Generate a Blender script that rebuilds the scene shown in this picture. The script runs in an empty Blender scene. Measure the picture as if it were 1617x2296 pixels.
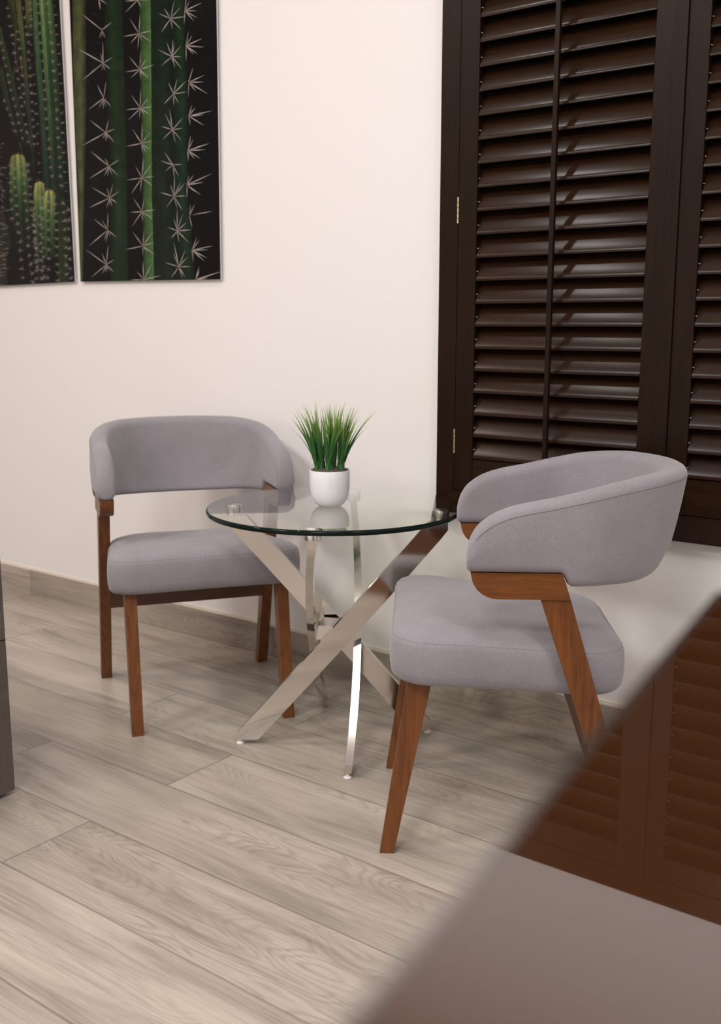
import bpy, bmesh, math, random
from mathutils import Vector, Matrix
PI = math.pi
S = 0.9                      # every length below is multiplied by this
scene = bpy.context.scene
COL = scene.collection

# ------------------------------------------------------------------ camera, world, lights
cam = bpy.data.cameras.new('camera')
cam.sensor_fit = 'VERTICAL'; cam.sensor_height = 36.0; cam.sensor_width = 36.0
cam.lens = 36.27
cam.clip_start = 0.01
cam.dof.use_dof = True
cam.dof.focus_distance = 2.25 * S
cam.dof.aperture_fstop = 5.2
camo = bpy.data.objects.new('camera', cam); COL.objects.link(camo)
camo.location = (0, 0, 1.15 * S)
camo.rotation_euler = (math.radians(90 - 10.352), 0, math.radians(37.245))
scene.camera = camo
scene.view_settings.view_transform = 'Standard'
scene.view_settings.look = 'None'
scene.view_settings.gamma = 1.0
scene.view_settings.use_curve_mapping = False
scene.view_settings.exposure = 0.0
try:
    scene.cycles.max_bounces = 10
    scene.cycles.transparent_max_bounces = 16
    scene.cycles.sample_clamp_indirect = 6.0
    scene.cycles.use_denoising = True
except Exception:
    pass
world = bpy.data.worlds.new('night'); scene.world = world
world.use_nodes = True
world.node_tree.nodes['Background'].inputs[0].default_value = (0.02, 0.03, 0.05, 1)
world.node_tree.nodes['Background'].inputs[1].default_value = 0.3

def lamp(name, x, y, z, size, watts, color, spread=180):
    l = bpy.data.lights.new(name, 'AREA'); l.shape = 'DISK'; l.size = size * S
    l.energy = watts; l.color = color; l.spread = math.radians(spread)
    o = bpy.data.objects.new(name, l); COL.objects.link(o)
    o.location = (x * S, y * S, z * S)
    return o
CEIL = 3.35
lamp('ceiling_area_light', -0.80, 0.90, CEIL - .02, .72, 16, (1.0, .975, .965))
lamp('ceiling_area_light', -2.26, 1.43, CEIL - .02, .12, 7, (1.0, .95, .91))
lamp('ceiling_area_light', -3.80, 0.10, CEIL - .02, .40, 27, (1.0, .83, .71))
lamp('ceiling_area_light', 1.10, 0.55, CEIL - .02, .50, 22, (1.0, .965, .95))  # added fill light, unseen: brightens the wall low on the right
lamp('ceiling_area_light', -2.60, -0.9, CEIL - .02, .9, 52, (1.0, .97, .955))
lamp('ceiling_area_light', -0.30, -1.1, CEIL - .02, .9, 52, (1.0, .97, .955))

# ------------------------------------------------------------------ materials
def srgb(r, g, b):
    f = lambda c: c / 12.92 if c <= .04045 else ((c + .055) / 1.055) ** 2.4
    return (f(r / 255), f(g / 255), f(b / 255), 1)

class NT:
    def __init__(s, name):
        s.m = bpy.data.materials.new(name); s.m.use_nodes = True
        s.t = s.m.node_tree; s.b = s.t.nodes['Principled BSDF']; s.out = s.t.nodes['Material Output']
    def n(s, typ, **kw):
        nd = s.t.nodes.new(typ)
        for k, v in kw.items():
            if k.startswith('i_'):
                k = k[2:]; k = int(k) if k.isdigit() else k
                sock = nd.inputs[k]
                if hasattr(v, 'is_output'): s.t.links.new(v, sock)
                else: sock.default_value = v
            else: setattr(nd, k, v)
        return nd
    def link(s, a, b): s.t.links.new(a, b)
    def math(s, op, a, b=0.0, c=None):
        nd = s.n('ShaderNodeMath', operation=op)
        for i, v in enumerate((a, b) if c is None else (a, b, c)):
            if hasattr(v, 'is_output'): s.link(v, nd.inputs[i])
            else: nd.inputs[i].default_value = v
        return nd.outputs[0]
    def ramp(s, fac, stops, interp='LINEAR'):
        nd = s.n('ShaderNodeValToRGB'); nd.color_ramp.interpolation = interp
        while len(nd.color_ramp.elements) < len(stops): nd.color_ramp.elements.new(.5)
        for e, (p, c) in zip(nd.color_ramp.elements, stops): e.position = p; e.color = c
        s.link(fac, nd.inputs[0]); return nd.outputs[0]
    def mix(s, fac, a, b, typ='MIX'):
        nd = s.n('ShaderNodeMix', data_type='RGBA', blend_type=typ)
        for i, v in ((0, fac), (6, a), (7, b)):
            if hasattr(v, 'is_output'): s.link(v, nd.inputs[i])
            else: nd.inputs[i].default_value = v
        return nd.outputs[2]
    def coord(s, kind='Object', scale=(1, 1, 1), rot=(0, 0, 0), loc=(0, 0, 0)):
        tc = s.n('ShaderNodeTexCoord'); mp = s.n('ShaderNodeMapping')
        mp.inputs['Scale'].default_value = scale; mp.inputs['Rotation'].default_value = rot
        mp.inputs['Location'].default_value = loc
        s.link(tc.outputs[kind], mp.inputs[0]); return mp.outputs[0]
    def noise(s, vec, scale, detail=4, rough=.55, dist=0):
        return s.n('ShaderNodeTexNoise', i_Vector=vec, i_Scale=scale, i_Detail=detail, i_Roughness=rough, i_Distortion=dist).outputs['Fac']
    def set(s, **kw):
        for k, v in kw.items():
            sock = s.b.inputs[k.replace('_', ' ')]
            if hasattr(v, 'is_output'): s.link(v, sock)
            else: sock.default_value = v
    def bump(s, h, strength, dist):
        nd = s.n('ShaderNodeBump', i_Height=h, i_Strength=strength, i_Distance=dist)
        s.link(nd.outputs[0], s.b.inputs['Normal'])

def simple(name, col, rough=.5, metal=0, **kw):
    t = NT(name); t.set(Base_Color=col, Roughness=rough, Metallic=metal, **kw); return t.m

def mat_wall():
    t = NT('wall_paint'); v = t.coord()
    t.set(Base_Color=(.86, .835, .825, 1), Roughness=.62)
    n = t.noise(v, 60, 3); t.bump(n, .05, .004); return t.m

def mat_fabric(name, a, b, scale=1.0):
    t = NT(name); v = t.coord()
    n1 = t.noise(v, 9 * scale, 5, .65); n2 = t.noise(v, 620, 3, .7)
    c = t.mix(t.ramp(n1, [(.35, (0, 0, 0, 1)), (.68, (1, 1, 1, 1))]), a, b)
    k = t.ramp(n2, [(.3, (.72, .72, .72, 1)), (.7, (1.22, 1.22, 1.22, 1))])
    c = t.mix(1.0, c, k, 'MULTIPLY')
    t.set(Base_Color=c, Roughness=.95)
    t.b.inputs['Sheen Weight'].default_value = .35
    t.b.inputs['Sheen Roughness'].default_value = .5
    t.bump(n2, .35, .0015); return t.m

def mat_wood(name, a, b, axis='Z', rough=.38, coat=.25, gscale=1.0, spec=.5):
    t = NT(name)
    sc = {'X': (2.0, 26, 26), 'Y': (26, 2.0, 26), 'Z': (26, 26, 2.0)}[axis]
    v = t.coord(scale=tuple(q * gscale for q in sc))
    n = t.noise(v, 3.0, 6, .6, .6); n2 = t.noise(v, 14, 3, .7)
    f = t.math('ADD', t.math('MULTIPLY', n, .7), t.math('MULTIPLY', n2, .3))
    c = t.ramp(f, [(.34, a), (.66, b)])
    t.set(Base_Color=c, Roughness=rough)
    t.b.inputs['Coat Weight'].default_value = coat; t.b.inputs['Coat Roughness'].default_value = .25
    t.b.inputs['Specular IOR Level'].default_value = spec
    t.bump(n2, .08, .001); return t.m

def mat_floor(upright=False):
    t = NT('skirting_tile' if upright else 'floor_plank_tile'); tc = t.n('ShaderNodeTexCoord')
    sep = t.n('ShaderNodeSeparateXYZ', i_Vector=tc.outputs['Object'])
    x, y = t.math('DIVIDE', sep.outputs[0], S), t.math('DIVIDE', sep.outputs[1], S)
    if upright: y = t.math('ADD', t.math('DIVIDE', sep.outputs[2], S), 1.50)
    W_, L_ = .2385, 1.40
    ry = t.math('DIVIDE', t.math('SUBTRACT', y, 1.4115 - 20 * W_), W_)
    row = t.math('FLOOR', ry); fy = t.math('FRACT', ry)
    par = t.math('MODULO', row, 2.0)                                # even rows break at -2.34, odd at -1.87
    off = t.math('ADD', -2.34, t.math('MULTIPLY', par, .47))
    rx = t.math('DIVIDE', t.math('SUBTRACT', x, t.math('SUBTRACT', off, 14.0)), L_)
    cx = t.math('FLOOR', rx); fx = t.math('FRACT', rx)
    ident = t.math('ADD', t.math('MULTIPLY', row, 7.31), t.math('MULTIPLY', cx, 13.77))
    wn = t.n('ShaderNodeTexWhiteNoise', noise_dimensions='1D', i_W=ident)
    comb = t.n('ShaderNodeCombineXYZ', i_0=t.math('ADD', x, t.math('MULTIPLY', wn.outputs[0], 37.0)), i_1=y, i_2=t.math('MULTIPLY', wn.outputs[0], 11.0))
    def mapped(sx, sy):
        return t.n('ShaderNodeVectorMath', operation='MULTIPLY', i_0=comb.outputs[0], i_1=(sx, sy, 1.0)).outputs[0]
    broad = t.noise(mapped(.9, 7.0), 1.6, 4, .55, .8)
    fine = t.math('ADD', t.math('MULTIPLY', t.noise(mapped(3.2, 150.0), 2.0, 4, .7, .25), .6), t.math('MULTIPLY', t.noise(mapped(1.2, 26.0), 2.0, 4, .65, .5), .4))
    warp = t.noise(mapped(1.2, 5.0), 1.3, 2, .5, 0)
    ring = t.math('SINE', t.math('MULTIPLY', t.math('ADD', warp, t.math('MULTIPLY', fine, .02)), 210.0))
    ringmask = t.ramp(t.noise(mapped(.8, 3.2), 1.7, 2), [(.47, (0, 0, 0, 1)), (.62, (1, 1, 1, 1))])
    knot = t.ramp(t.noise(mapped(3.2, 9.0), 2.2, 2, .5), [(.22, (.72, .70, .68, 1)), (.31, (1, 1, 1, 1))])
    base = t.ramp(broad, [(.30, srgb(146, 136, 126)), (.48, srgb(168, 158, 147)), (.68, srgb(182, 172, 160))])
    tone = t.ramp(wn.outputs[0], [(0, (.88, .87, .87, 1)), (1, (1.06, 1.06, 1.06, 1))])
    c = t.mix(1.0, base, tone, 'MULTIPLY')
    g = t.ramp(fine, [(.36, (.74, .73, .72, 1)), (.50, (1.0, 1.0, 1.0, 1)), (.64, (1.10, 1.10, 1.10, 1))])
    c = t.mix(1.0, c, g, 'MULTIPLY')
    r = t.ramp(t.math('MULTIPLY_ADD', ring, .5, .5), [(0, (.80, .785, .77, 1)), (.55, (1.03, 1.03, 1.03, 1))])
    c = t.mix(t.math('MULTIPLY', ringmask, .75), c, t.mix(1.0, c, r, 'MULTIPLY'))
    c = t.mix(1.0, c, knot, 'MULTIPLY')
    e1 = t.math('MULTIPLY', t.math('MINIMUM', fy, t.math('SUBTRACT', 1.0, fy)), W_)
    e2 = t.math('MULTIPLY', t.math('MINIMUM', fx, t.math('SUBTRACT', 1.0, fx)), L_)
    e = t.math('MINIMUM', e1, e2)
    seam = t.ramp(e, [(.0003, (1, 1, 1, 1)), (.0011, (0, 0, 0, 1))])
    c = t.mix(t.math('MULTIPLY', seam, .62), c, srgb(88, 78, 70))
    t.set(Base_Color=c, Roughness=t.math('ADD', .30, t.math('MULTIPLY', fine, .12)))
    t.b.inputs['Specular IOR Level'].default_value = .5
    h = t.math('SUBTRACT', t.math('MULTIPLY', fine, .25), seam)
    t.bump(h, .12, .002); return t.m

def mat_glass_face(name, refl):
    t = NT(name)
    lw = t.n('ShaderNodeLayerWeight', i_Blend=.5)
    sch = t.math('POWER', lw.outputs['Facing'], 5.0)
    f = t.math('MULTIPLY', t.math('ADD', .04, t.math('MULTIPLY', sch, .96)), refl)
    tr = t.n('ShaderNodeBsdfTransparent', i_Color=(.885, .90, .855, 1))
    gl = t.n('ShaderNodeBsdfGlossy', i_Color=(1, 1, 1, 1), i_Roughness=.0)
    mx = t.n('ShaderNodeMixShader', i_0=f, i_1=tr.outputs[0], i_2=gl.outputs[0])
    t.link(mx.outputs[0], t.out.inputs[0]); return t.m

def mat_glass_edge():
    t = NT('green_glass_edge'); t.set(Base_Color=(.006, .012, .010, 1), Roughness=.06, IOR=1.22)
    geo = t.n('ShaderNodeNewGeometry')                               # seen from inside the pane the rim is clear
    tr = t.n('ShaderNodeBsdfTransparent', i_Color=(.80, .86, .80, 1))
    mx = t.n('ShaderNodeMixShader', i_0=geo.outputs['Backfacing'], i_1=t.b.outputs[0], i_2=tr.outputs[0])
    t.link(mx.outputs[0], t.out.inputs[0]); return t.m

def mat_print():
    t = NT('gloss_print'); a = t.n('ShaderNodeVertexColor', layer_name='Col')
    v = t.coord()
    n = t.noise(v, 26, 4, .6)
    k = t.ramp(n, [(.3, (.72, .72, .72, 1)), (.7, (1.25, 1.25, 1.25, 1))])
    c = t.mix(1.0, a.outputs[0], k, 'MULTIPLY')
    c = t.n('ShaderNodeHueSaturation', i_Saturation=.78, i_Value=.86, i_Color=c).outputs[0]
    c = t.n('ShaderNodeGamma', i_Color=c, i_Gamma=1.14).outputs[0]
    t.set(Base_Color=c, Roughness=.06); t.b.inputs['Specular IOR Level'].default_value = .12
    return t.m

def mat_leaf():
    t = NT('grass_blade'); a = t.n('ShaderNodeVertexColor', layer_name='Col')
    t.set(Base_Color=a.outputs[0], Roughness=.42); return t.m

M = {}
M['wall'] = mat_wall()
M['ceiling'] = simple('ceiling_paint', (.86, .85, .84, 1), .8)
M['floor'] = mat_floor(); M['skirting'] = mat_floor(True)
M['fabric'] = mat_fabric('grey_velour', srgb(137, 132, 138), srgb(147, 142, 149))
M['seam'] = simple('grey_seam', srgb(140, 134, 138), .95)
M['wood'] = mat_wood('walnut_stain', srgb(84, 44, 14), srgb(126, 73, 28), 'Z', .40, .10)
M['wood_y'] = mat_wood('walnut_stain_arm', srgb(86, 46, 15), srgb(128, 75, 29), 'Y', .40, .10)
M['wood_x'] = mat_wood('walnut_stain_rail', srgb(62, 32, 14), srgb(98, 54, 26), 'X')
M['shutter_v'] = mat_wood('espresso_upright', srgb(27, 15, 8), srgb(39, 23, 13), 'Z', .36, 0, spec=.14)
M['shutter_h'] = mat_wood('espresso_slat', srgb(32, 19, 10), srgb(47, 29, 17), 'X', .24, 0, spec=.20)
M['chrome'] = simple('satin_chrome', (.66, .625, .595, 1), .09, 1)
M['steel'] = simple('brushed_steel', (.74, .73, .72, 1), .24, 1)
M['trim_metal'] = simple('grey_metal_trim', (.42, .43, .44, 1), .22, 1)
M['brass'] = simple('brass', (.80, .66, .44, 1), .25, 1)
M['caulk'] = simple('cream_sealant', (.84, .76, .66, 1), .7)
M['dark'] = simple('dark_lining', (.012, .010, .010, 1), .8)
M['plastic'] = simple('clear_plastic', (.8, .8, .8, 1), .3)
M['glass_top'] = mat_glass_face('glass_upper_face', 1.25)
M['glass_low'] = mat_glass_face('glass_lower_face', 0.0)
M['glass_edge'] = mat_glass_edge()
M['ceramic'] = simple('white_ceramic', (.80, .81, .84, 1), .08)
M['soil'] = simple('soil', (.075, .06, .045, 1), .95)
M['leaf'] = mat_leaf()
M['print'] = mat_print()
M['acrylic'] = simple('white_panel_edge', (.78, .76, .76, 1), .4)
M['counter'] = simple('counter_lacquer', (.034, .012, .0045, 1), .012, 0, IOR=2.45)
M['sofa'] = mat_fabric('taupe_weave', srgb(74, 64, 58), srgb(92, 80, 72))
M['night_glass'] = simple('night_glass', (.006, .007, .009, 1), .03)

# ------------------------------------------------------------------ builders
def link(name, me, mat, parent=None, loc=(0, 0, 0), rotz=0):
    o = bpy.data.objects.new(name, me); COL.objects.link(o)
    mats = mat if isinstance(mat, (list, tuple)) else [mat]
    for m in mats: me.materials.append(m)
    if parent: o.parent = parent
    o.location = [c * S for c in loc]; o.rotation_euler = (0, 0, rotz)
    return o

def finish(bm, name, smooth=True, angle=35):
    for v in bm.verts: v.co *= S
    bmesh.ops.recalc_face_normals(bm, faces=bm.faces)
    me = bpy.data.meshes.new(name)
    if smooth:
        for f in bm.faces: f.smooth = True
        a = math.radians(angle)
        for e in bm.edges:
            if len(e.link_faces) == 2 and e.calc_face_angle(0) > a: e.smooth = False
    bm.to_mesh(me); bm.free(); return me

def obj(name, bm, mat, parent=None, loc=(0, 0, 0), rotz=0, smooth=True, angle=35):
    return link(name, finish(bm, name, smooth, angle), mat, parent, loc, rotz)

def thing(name, label, cat, loc=(0, 0, 0), rotz=0, group=None):
    o = bpy.data.objects.new(name, None); COL.objects.link(o)
    o.empty_display_size = .1
    o.location = [c * S for c in loc]; o.rotation_euler = (0, 0, rotz)
    o['label'] = label; o['category'] = cat; o['kind'] = 'thing'
    if group: o['group'] = group
    return o

def struct(o, label=None, cat=None):
    o['kind'] = 'structure'
    if label: o['label'] = label
    if cat: o['category'] = cat
    return o

def bevel(bm, w, seg=2, angle=30):
    es = [e for e in bm.edges if len(e.link_faces) == 2 and e.calc_face_angle(0) > math.radians(angle)]
    bmesh.ops.bevel(bm, geom=es, offset=w, segments=seg, profile=.5, affect='EDGES', clamp_overlap=True)

def box(bm, x0, x1, y0, y1, z0, z1):
    vs = [bm.verts.new((x, y, z)) for z in (z0, z1) for y in (y0, y1) for x in (x0, x1)]
    for f in ((0, 2, 3, 1), (4, 5, 7, 6), (0, 1, 5, 4), (2, 6, 7, 3), (0, 4, 6, 2), (1, 3, 7, 5)):
        bm.faces.new([vs[i] for i in f])
    return vs

def boxbm(x0, x1, y0, y1, z0, z1, bev=0, seg=2):
    bm = bmesh.new(); box(bm, x0, x1, y0, y1, z0, z1)
    if bev: bevel(bm, bev, seg)
    return bm

def prism(bm, poly, fn0, fn1):
    """poly of 2-D points; fn0/fn1 map a point to the two end faces."""
    a = [bm.verts.new(fn0(p)) for p in poly]; b = [bm.verts.new(fn1(p)) for p in poly]
    n = len(poly)
    bm.faces.new(a[::-1]); bm.faces.new(b)
    for i in range(n): bm.faces.new((a[i], a[(i + 1) % n], b[(i + 1) % n], b[i]))

def loft(bm, rings, cap0=True, cap1=True, closed=True):
    vr = [[bm.verts.new(p) for p in r] for r in rings]
    for a, b in zip(vr, vr[1:]):
        n = len(a)
        for i in range(n if closed else n - 1):
            j = (i + 1) % n
            try: bm.faces.new((a[i], a[j], b[j], b[i]))
            except ValueError: pass
    if cap0: bm.faces.new(vr[0][::-1])
    if cap1: bm.faces.new(vr[-1])
    return vr

def lathe(bm, prof, seg=40, cx=0, cy=0, cap0=True, cap1=True):
    return loft(bm, [[(cx + r * math.cos(2 * PI * i / seg), cy + r * math.sin(2 * PI * i / seg), z) for i in range(seg)] for r, z in prof], cap0, cap1)

def tube(bm, pts, r, seg=6, closed=False):
    pts = [Vector(p) for p in pts]; rings = []
    n = len(pts)
    for i, p in enumerate(pts):
        a = pts[i - 1] if (i or closed) else p
        b = pts[(i + 1) % n] if (i < n - 1 or closed) else p
        d = (b - a).normalized()
        u = d.cross(Vector((0, 0, 1)))
        if u.length < 1e-4: u = d.cross(Vector((1, 0, 0)))
        u.normalize(); w = u.cross(d)
        rings.append([p + (u * math.cos(2 * PI * k / seg) + w * math.sin(2 * PI * k / seg)) * r for k in range(seg)])
    if closed: rings.append(rings[0])
    vr = loft(bm, rings, not closed, not closed)
    if closed: bmesh.ops.remove_doubles(bm, verts=bm.verts, dist=1e-6)

def lerp(tab, x):
    if x <= tab[0][0]: return tab[0][1]
    for (a, p), (b, q) in zip(tab, tab[1:]):
        if x <= b: return p + (q - p) * (x - a) / (b - a)
    return tab[-1][1]

# ------------------------------------------------------------------ the room
WY = 2.585          # plane of the white wall
XL, XR, YF = -6.4, 2.2, -3.2
OX0, OX1, OZ0, OZ1 = -1.640, -.286, .62, 2.42      # window opening behind the shutters
struct(obj('floor', boxbm(XL, XR, YF, WY + .16, -.08, 0), M['floor']), 'pale oak look plank tile floor', 'floor')
bm = bmesh.new()
box(bm, XL, OX0, WY, WY + .16, 0, CEIL); box(bm, OX1, XR, WY, WY + .16, 0, CEIL)
box(bm, OX0, OX1, WY, WY + .16, 0, OZ0); box(bm, OX0, OX1, WY, WY + .16, OZ1, CEIL)
bmesh.ops.remove_doubles(bm, verts=bm.verts, dist=1e-5)
struct(obj('wall_back', bm, M['wall'], smooth=False), 'white painted wall behind the table and chairs', 'wall')
struct(obj('wall_left', boxbm(XL - .16, XL, YF, WY + .16, 0, CEIL), M['wall']), 'white wall at the far left end', 'wall')
struct(obj('wall_right', boxbm(XR, XR + .16, YF, WY + .16, 0, CEIL), M['wall']), 'white wall at the right end', 'wall')
struct(obj('wall_front', boxbm(XL, XR, YF - .16, YF, 0, CEIL), M['wall']), 'white wall behind the camera', 'wall')
struct(obj('ceiling', boxbm(XL, XR, YF, WY + .16, CEIL, CEIL + .1), M['ceiling']), 'white ceiling', 'ceiling')
struct(obj('baseboard_back', boxbm(XL, XR, WY - .011, WY, 0, .108, .0015, 1), M['skirting']), 'wood look tile skirting along the white wall', 'baseboard')
struct(obj('trim_1', boxbm(XL, XR, WY - .0035, WY, .108, .119, .0012, 1), M['caulk']), 'cream sealant line above the skirting', 'trim')
w = struct(obj('window_1', boxbm(OX0, OX1, WY + .12, WY + .14, OZ0, OZ1), M['night_glass']), 'dark window behind the shutters', 'window')

# ------------------------------------------------------------------ shutters
FX0, FX1, FZ0, FZ1 = -1.659, -.267, .600, 2.475
FYF, FYB = WY - .030, WY
fr = thing('shutter_frame', 'dark brown wooden frame fixed to the white wall around the shutters', 'window frame', (FX0, WY - .03, FZ0))
def in_thing(bm, o):
    for v in bm.verts: v.co -= Vector(o)
    return bm
FO = (FX0, WY - .03, FZ0)
FW, FH = .0605, .068
def fpiece(poly, m, name):
    bm = bmesh.new(); prism(bm, poly, lambda p: (p[0], FYF, p[1]), lambda p: (p[0], FYB, p[1])); bevel(bm, .003, 2)
    return obj(name, in_thing(bm, FO), m, fr)
fpiece([(FX0, FZ0), (FX0 + FW, FZ0 + FH), (FX0 + FW, FZ1 - FH), (FX0, FZ1)], M['shutter_v'], 'jamb')
fpiece([(FX1, FZ0), (FX1, FZ1), (FX1 - FW, FZ1 - FH), (FX1 - FW, FZ0 + FH)], M['shutter_v'], 'jamb')
fpiece([(FX0, FZ0), (FX1, FZ0), (FX1 - FW, FZ0 + FH), (FX0 + FW, FZ0 + FH)], M['shutter_h'], 'sill_rail')
fpiece([(FX0, FZ1), (FX0 + FW, FZ1 - FH), (FX1 - FW, FZ1 - FH), (FX1, FZ1)], M['shutter_h'], 'head_rail')

PZ0, PZ1 = FZ0 + FH + .002, FZ1 - FH - .002
def shutter(x0, x1, sl, sr, label, astragal, hinges):
    o = (x0, WY - .03, PZ0)
    t = thing('louvred_shutter', label, 'shutter', o, 0, 'dark louvred window shutters')
    yf, yb = WY - .030, WY - .004
    LZ0, LZ1 = .762, PZ1 - .075
    def piece(name, bm, m, parent=t): return obj(name, in_thing(bm, o), m, parent)
    bm = boxbm(x0, x0 + sl, yf, yb, PZ0, PZ1, .003); piece('stile', bm, M['shutter_v'])
    bm = boxbm(x1 - sr, x1, yf, yb, PZ0, PZ1, .003); piece('stile', bm, M['shutter_v'])
    piece('rail', boxbm(x0 + sl, x1 - sr, yf + .003, yb, PZ0, LZ0, .002), M['shutter_h'])
    if astragal: piece('astragal', boxbm(x1 - .029, x1 + .001, yf - .006, yf + .001, PZ0, PZ1, .0025), M['shutter_v'])
    # slats
    a, b = x0 + sl + .0015, x1 - sr - .0015
    mid = (a + b) / 2
    k = 0; zc = .7975
    tilt = math.radians(59)
    first = None; fpin = None
    d = Vector((0, -math.cos(tilt), -math.sin(tilt))); nrm = Vector((0, -math.sin(tilt), math.cos(tilt)))
    bm = bmesh.new(); hw = .0375; th = .0048
    prof = [(hw * math.cos(q), th * math.copysign(abs(math.sin(q)) ** .8, math.sin(q))) for q in [2 * PI * i / 16 for i in range(16)]]
    loft(bm, [[Vector((x, 0, 0)) + d * p[0] + nrm * p[1] for p in prof] for x in (a - mid, b - mid)])
    lme = finish(bm, 'louvre'); lme.materials.append(M['shutter_h'])
    pb = bmesh.new(); lathe(pb, [(.0009, -.003), (.0009, .003)], 8); pme = finish(pb, 'pivot_pin'); pme.materials.append(M['plastic'])
    rod = bmesh.new(); box(rod, mid - .0062, mid + .0062, yf - .034, yf - .022, LZ0 + .006, LZ1 - .02); bevel(rod, .003, 3)
    rod = piece('control_rod', rod, M['shutter_v'])
    sb = bmesh.new(); tube(sb, [(0, 0, -.004), (0, -.007, -.004), (0, -.007, .004), (0, 0, .004)], .0008, 5)
    sme = finish(sb, 'staple'); sme.materials.append(M['steel'])
    while zc + .0325 < PZ1 - .042:
        l = bpy.data.objects.new('louvre', lme); COL.objects.link(l); l.parent = t
        l.location = Vector(((mid - o[0]), yf + .020 - o[1], zc - o[2])) * S
        p = bpy.data.objects.new('pivot_pin', pme); COL.objects.link(p); p.parent = l
        p.location = Vector((a - mid + .001, -.012, -.006)) * S; p.rotation_euler = (PI / 2, 0, 0)
        s = bpy.data.objects.new('staple', sme); COL.objects.link(s); s.parent = rod
        s.location = Vector((mid - .0075 - o[0], yf - .020 - o[1], zc - .020 - o[2])) * S
        if hinges and k == 3: l.rotation_euler = (math.radians(-3.1), 0, 0)          # one slat sits a touch flatter
        k += 1; zc += .0628
    piece('rail', boxbm(x0 + sl, x1 - sr, yf + .003, yb, zc - .0628 + .0325, PZ1, .002), M['shutter_h'])
    if hinges:
        for hz in (.8128, 1.4624, 2.12):
            hb = bmesh.new()
            for q in range(5):
                z0 = hz - .036 + q * .0145
                lathe(hb, [(.0018, z0), (.0027, z0 + .0006), (.0027, z0 + .0134), (.0018, z0 + .014)], 12, x0 - .0012, yf - .0012)
            piece('hinge', hb, M['brass'])
    return t
shutter(-1.5965, -.9640, .0585, .079, 'dark brown louvred shutter with two brass hinges beside the white wall', True, True)
shutter(-.9620, -.3290, .052, .0585, 'dark brown louvred shutter cut by the right edge of the photo', False, False)

# ------------------------------------------------------------------ printed cactus panels
class Print:
    """flat coloured shapes of a printed picture, x to the right and z up, in metres from its lower left corner"""
    def __init__(s, w, h): s.bm = bmesh.new(); s.cl = s.bm.loops.layers.float_color.new('Col'); s.w, s.h, s.lv = w, h, 0
    def poly(s, pts, cols):
        pts = clip_poly(pts, s.w, s.h, cols)
        if len(pts) < 3: return
        s.lv += 1
        y = -.0021 - s.lv * 1.0e-7
        try: f = s.bm.faces.new([s.bm.verts.new((p[0], y, p[1])) for p, c in pts])
        except ValueError: return
        for l, (p, c) in zip(f.loops, pts): l[s.cl] = c
    def strip(s, path, left, right, cl, cr):
        for (a, la, ra), (b, lb, rb) in zip(zip(path, left, right), zip(path[1:], left[1:], right[1:])):
            s.poly([(a[0] + la, a[1]), (a[0] + ra, a[1]), (b[0] + rb, b[1]), (b[0] + lb, b[1])], [cl, cr, cr, cl])
    def star(s, x, z, spines, col, wd):
        for ang, ln in spines:
            dx, dz = math.cos(ang), math.sin(ang)
            s.poly([(x - dz * wd, z + dx * wd), (x + dz * wd, z - dx * wd), (x + dx * ln, z + dz * ln)], [col] * 3)
def clip_poly(pts, w, h, cols):
    P = list(zip([tuple(p) for p in pts], cols))
    for ax, lim, sg in ((0, 0, 1), (0, w, -1), (1, 0, 1), (1, h, -1)):
        out = []
        for i in range(len(P)):
            (a, ca), (b, cb) = P[i - 1], P[i]
            da, db = sg * (a[ax] - lim), sg * (b[ax] - lim)
            if (da >= 0) != (db >= 0):
                t = da / (da - db)
                out.append((tuple(a[k] + (b[k] - a[k]) * t for k in (0, 1)), tuple(ca[k] + (cb[k] - ca[k]) * t for k in range(4))))
            if db >= 0: out.append((b, cb))
        P = out
        if not P: break
    return P
PW, PH = .750, 1.22
HM = (0.00044270586, 6.0483112e-05, -3.710852, 0.00015058838, -0.00058266681, 2.38435, 0.00013094641, -3.0949552e-05)
def panel_map(x0, z0, tilt):
    """flat panel measurements: zoomed photo readings -> metres on the hanging panel, from its lower left corner"""
    c, s = math.cos(tilt), math.sin(tilt)
    def f(px, py):
        w = HM[6] * px + HM[7] * py + 1
        dx = (HM[0] * px + HM[1] * py + HM[2]) / w - x0; dz = (HM[3] * px + HM[4] * py + HM[5]) / w - z0
        return (dx * c - dz * s, dx * s + dz * c)
    return f
BIG = (-3.301, 1.3072, .0125); LEFT = (-3.334 - PW, 1.300, -.011)

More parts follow.
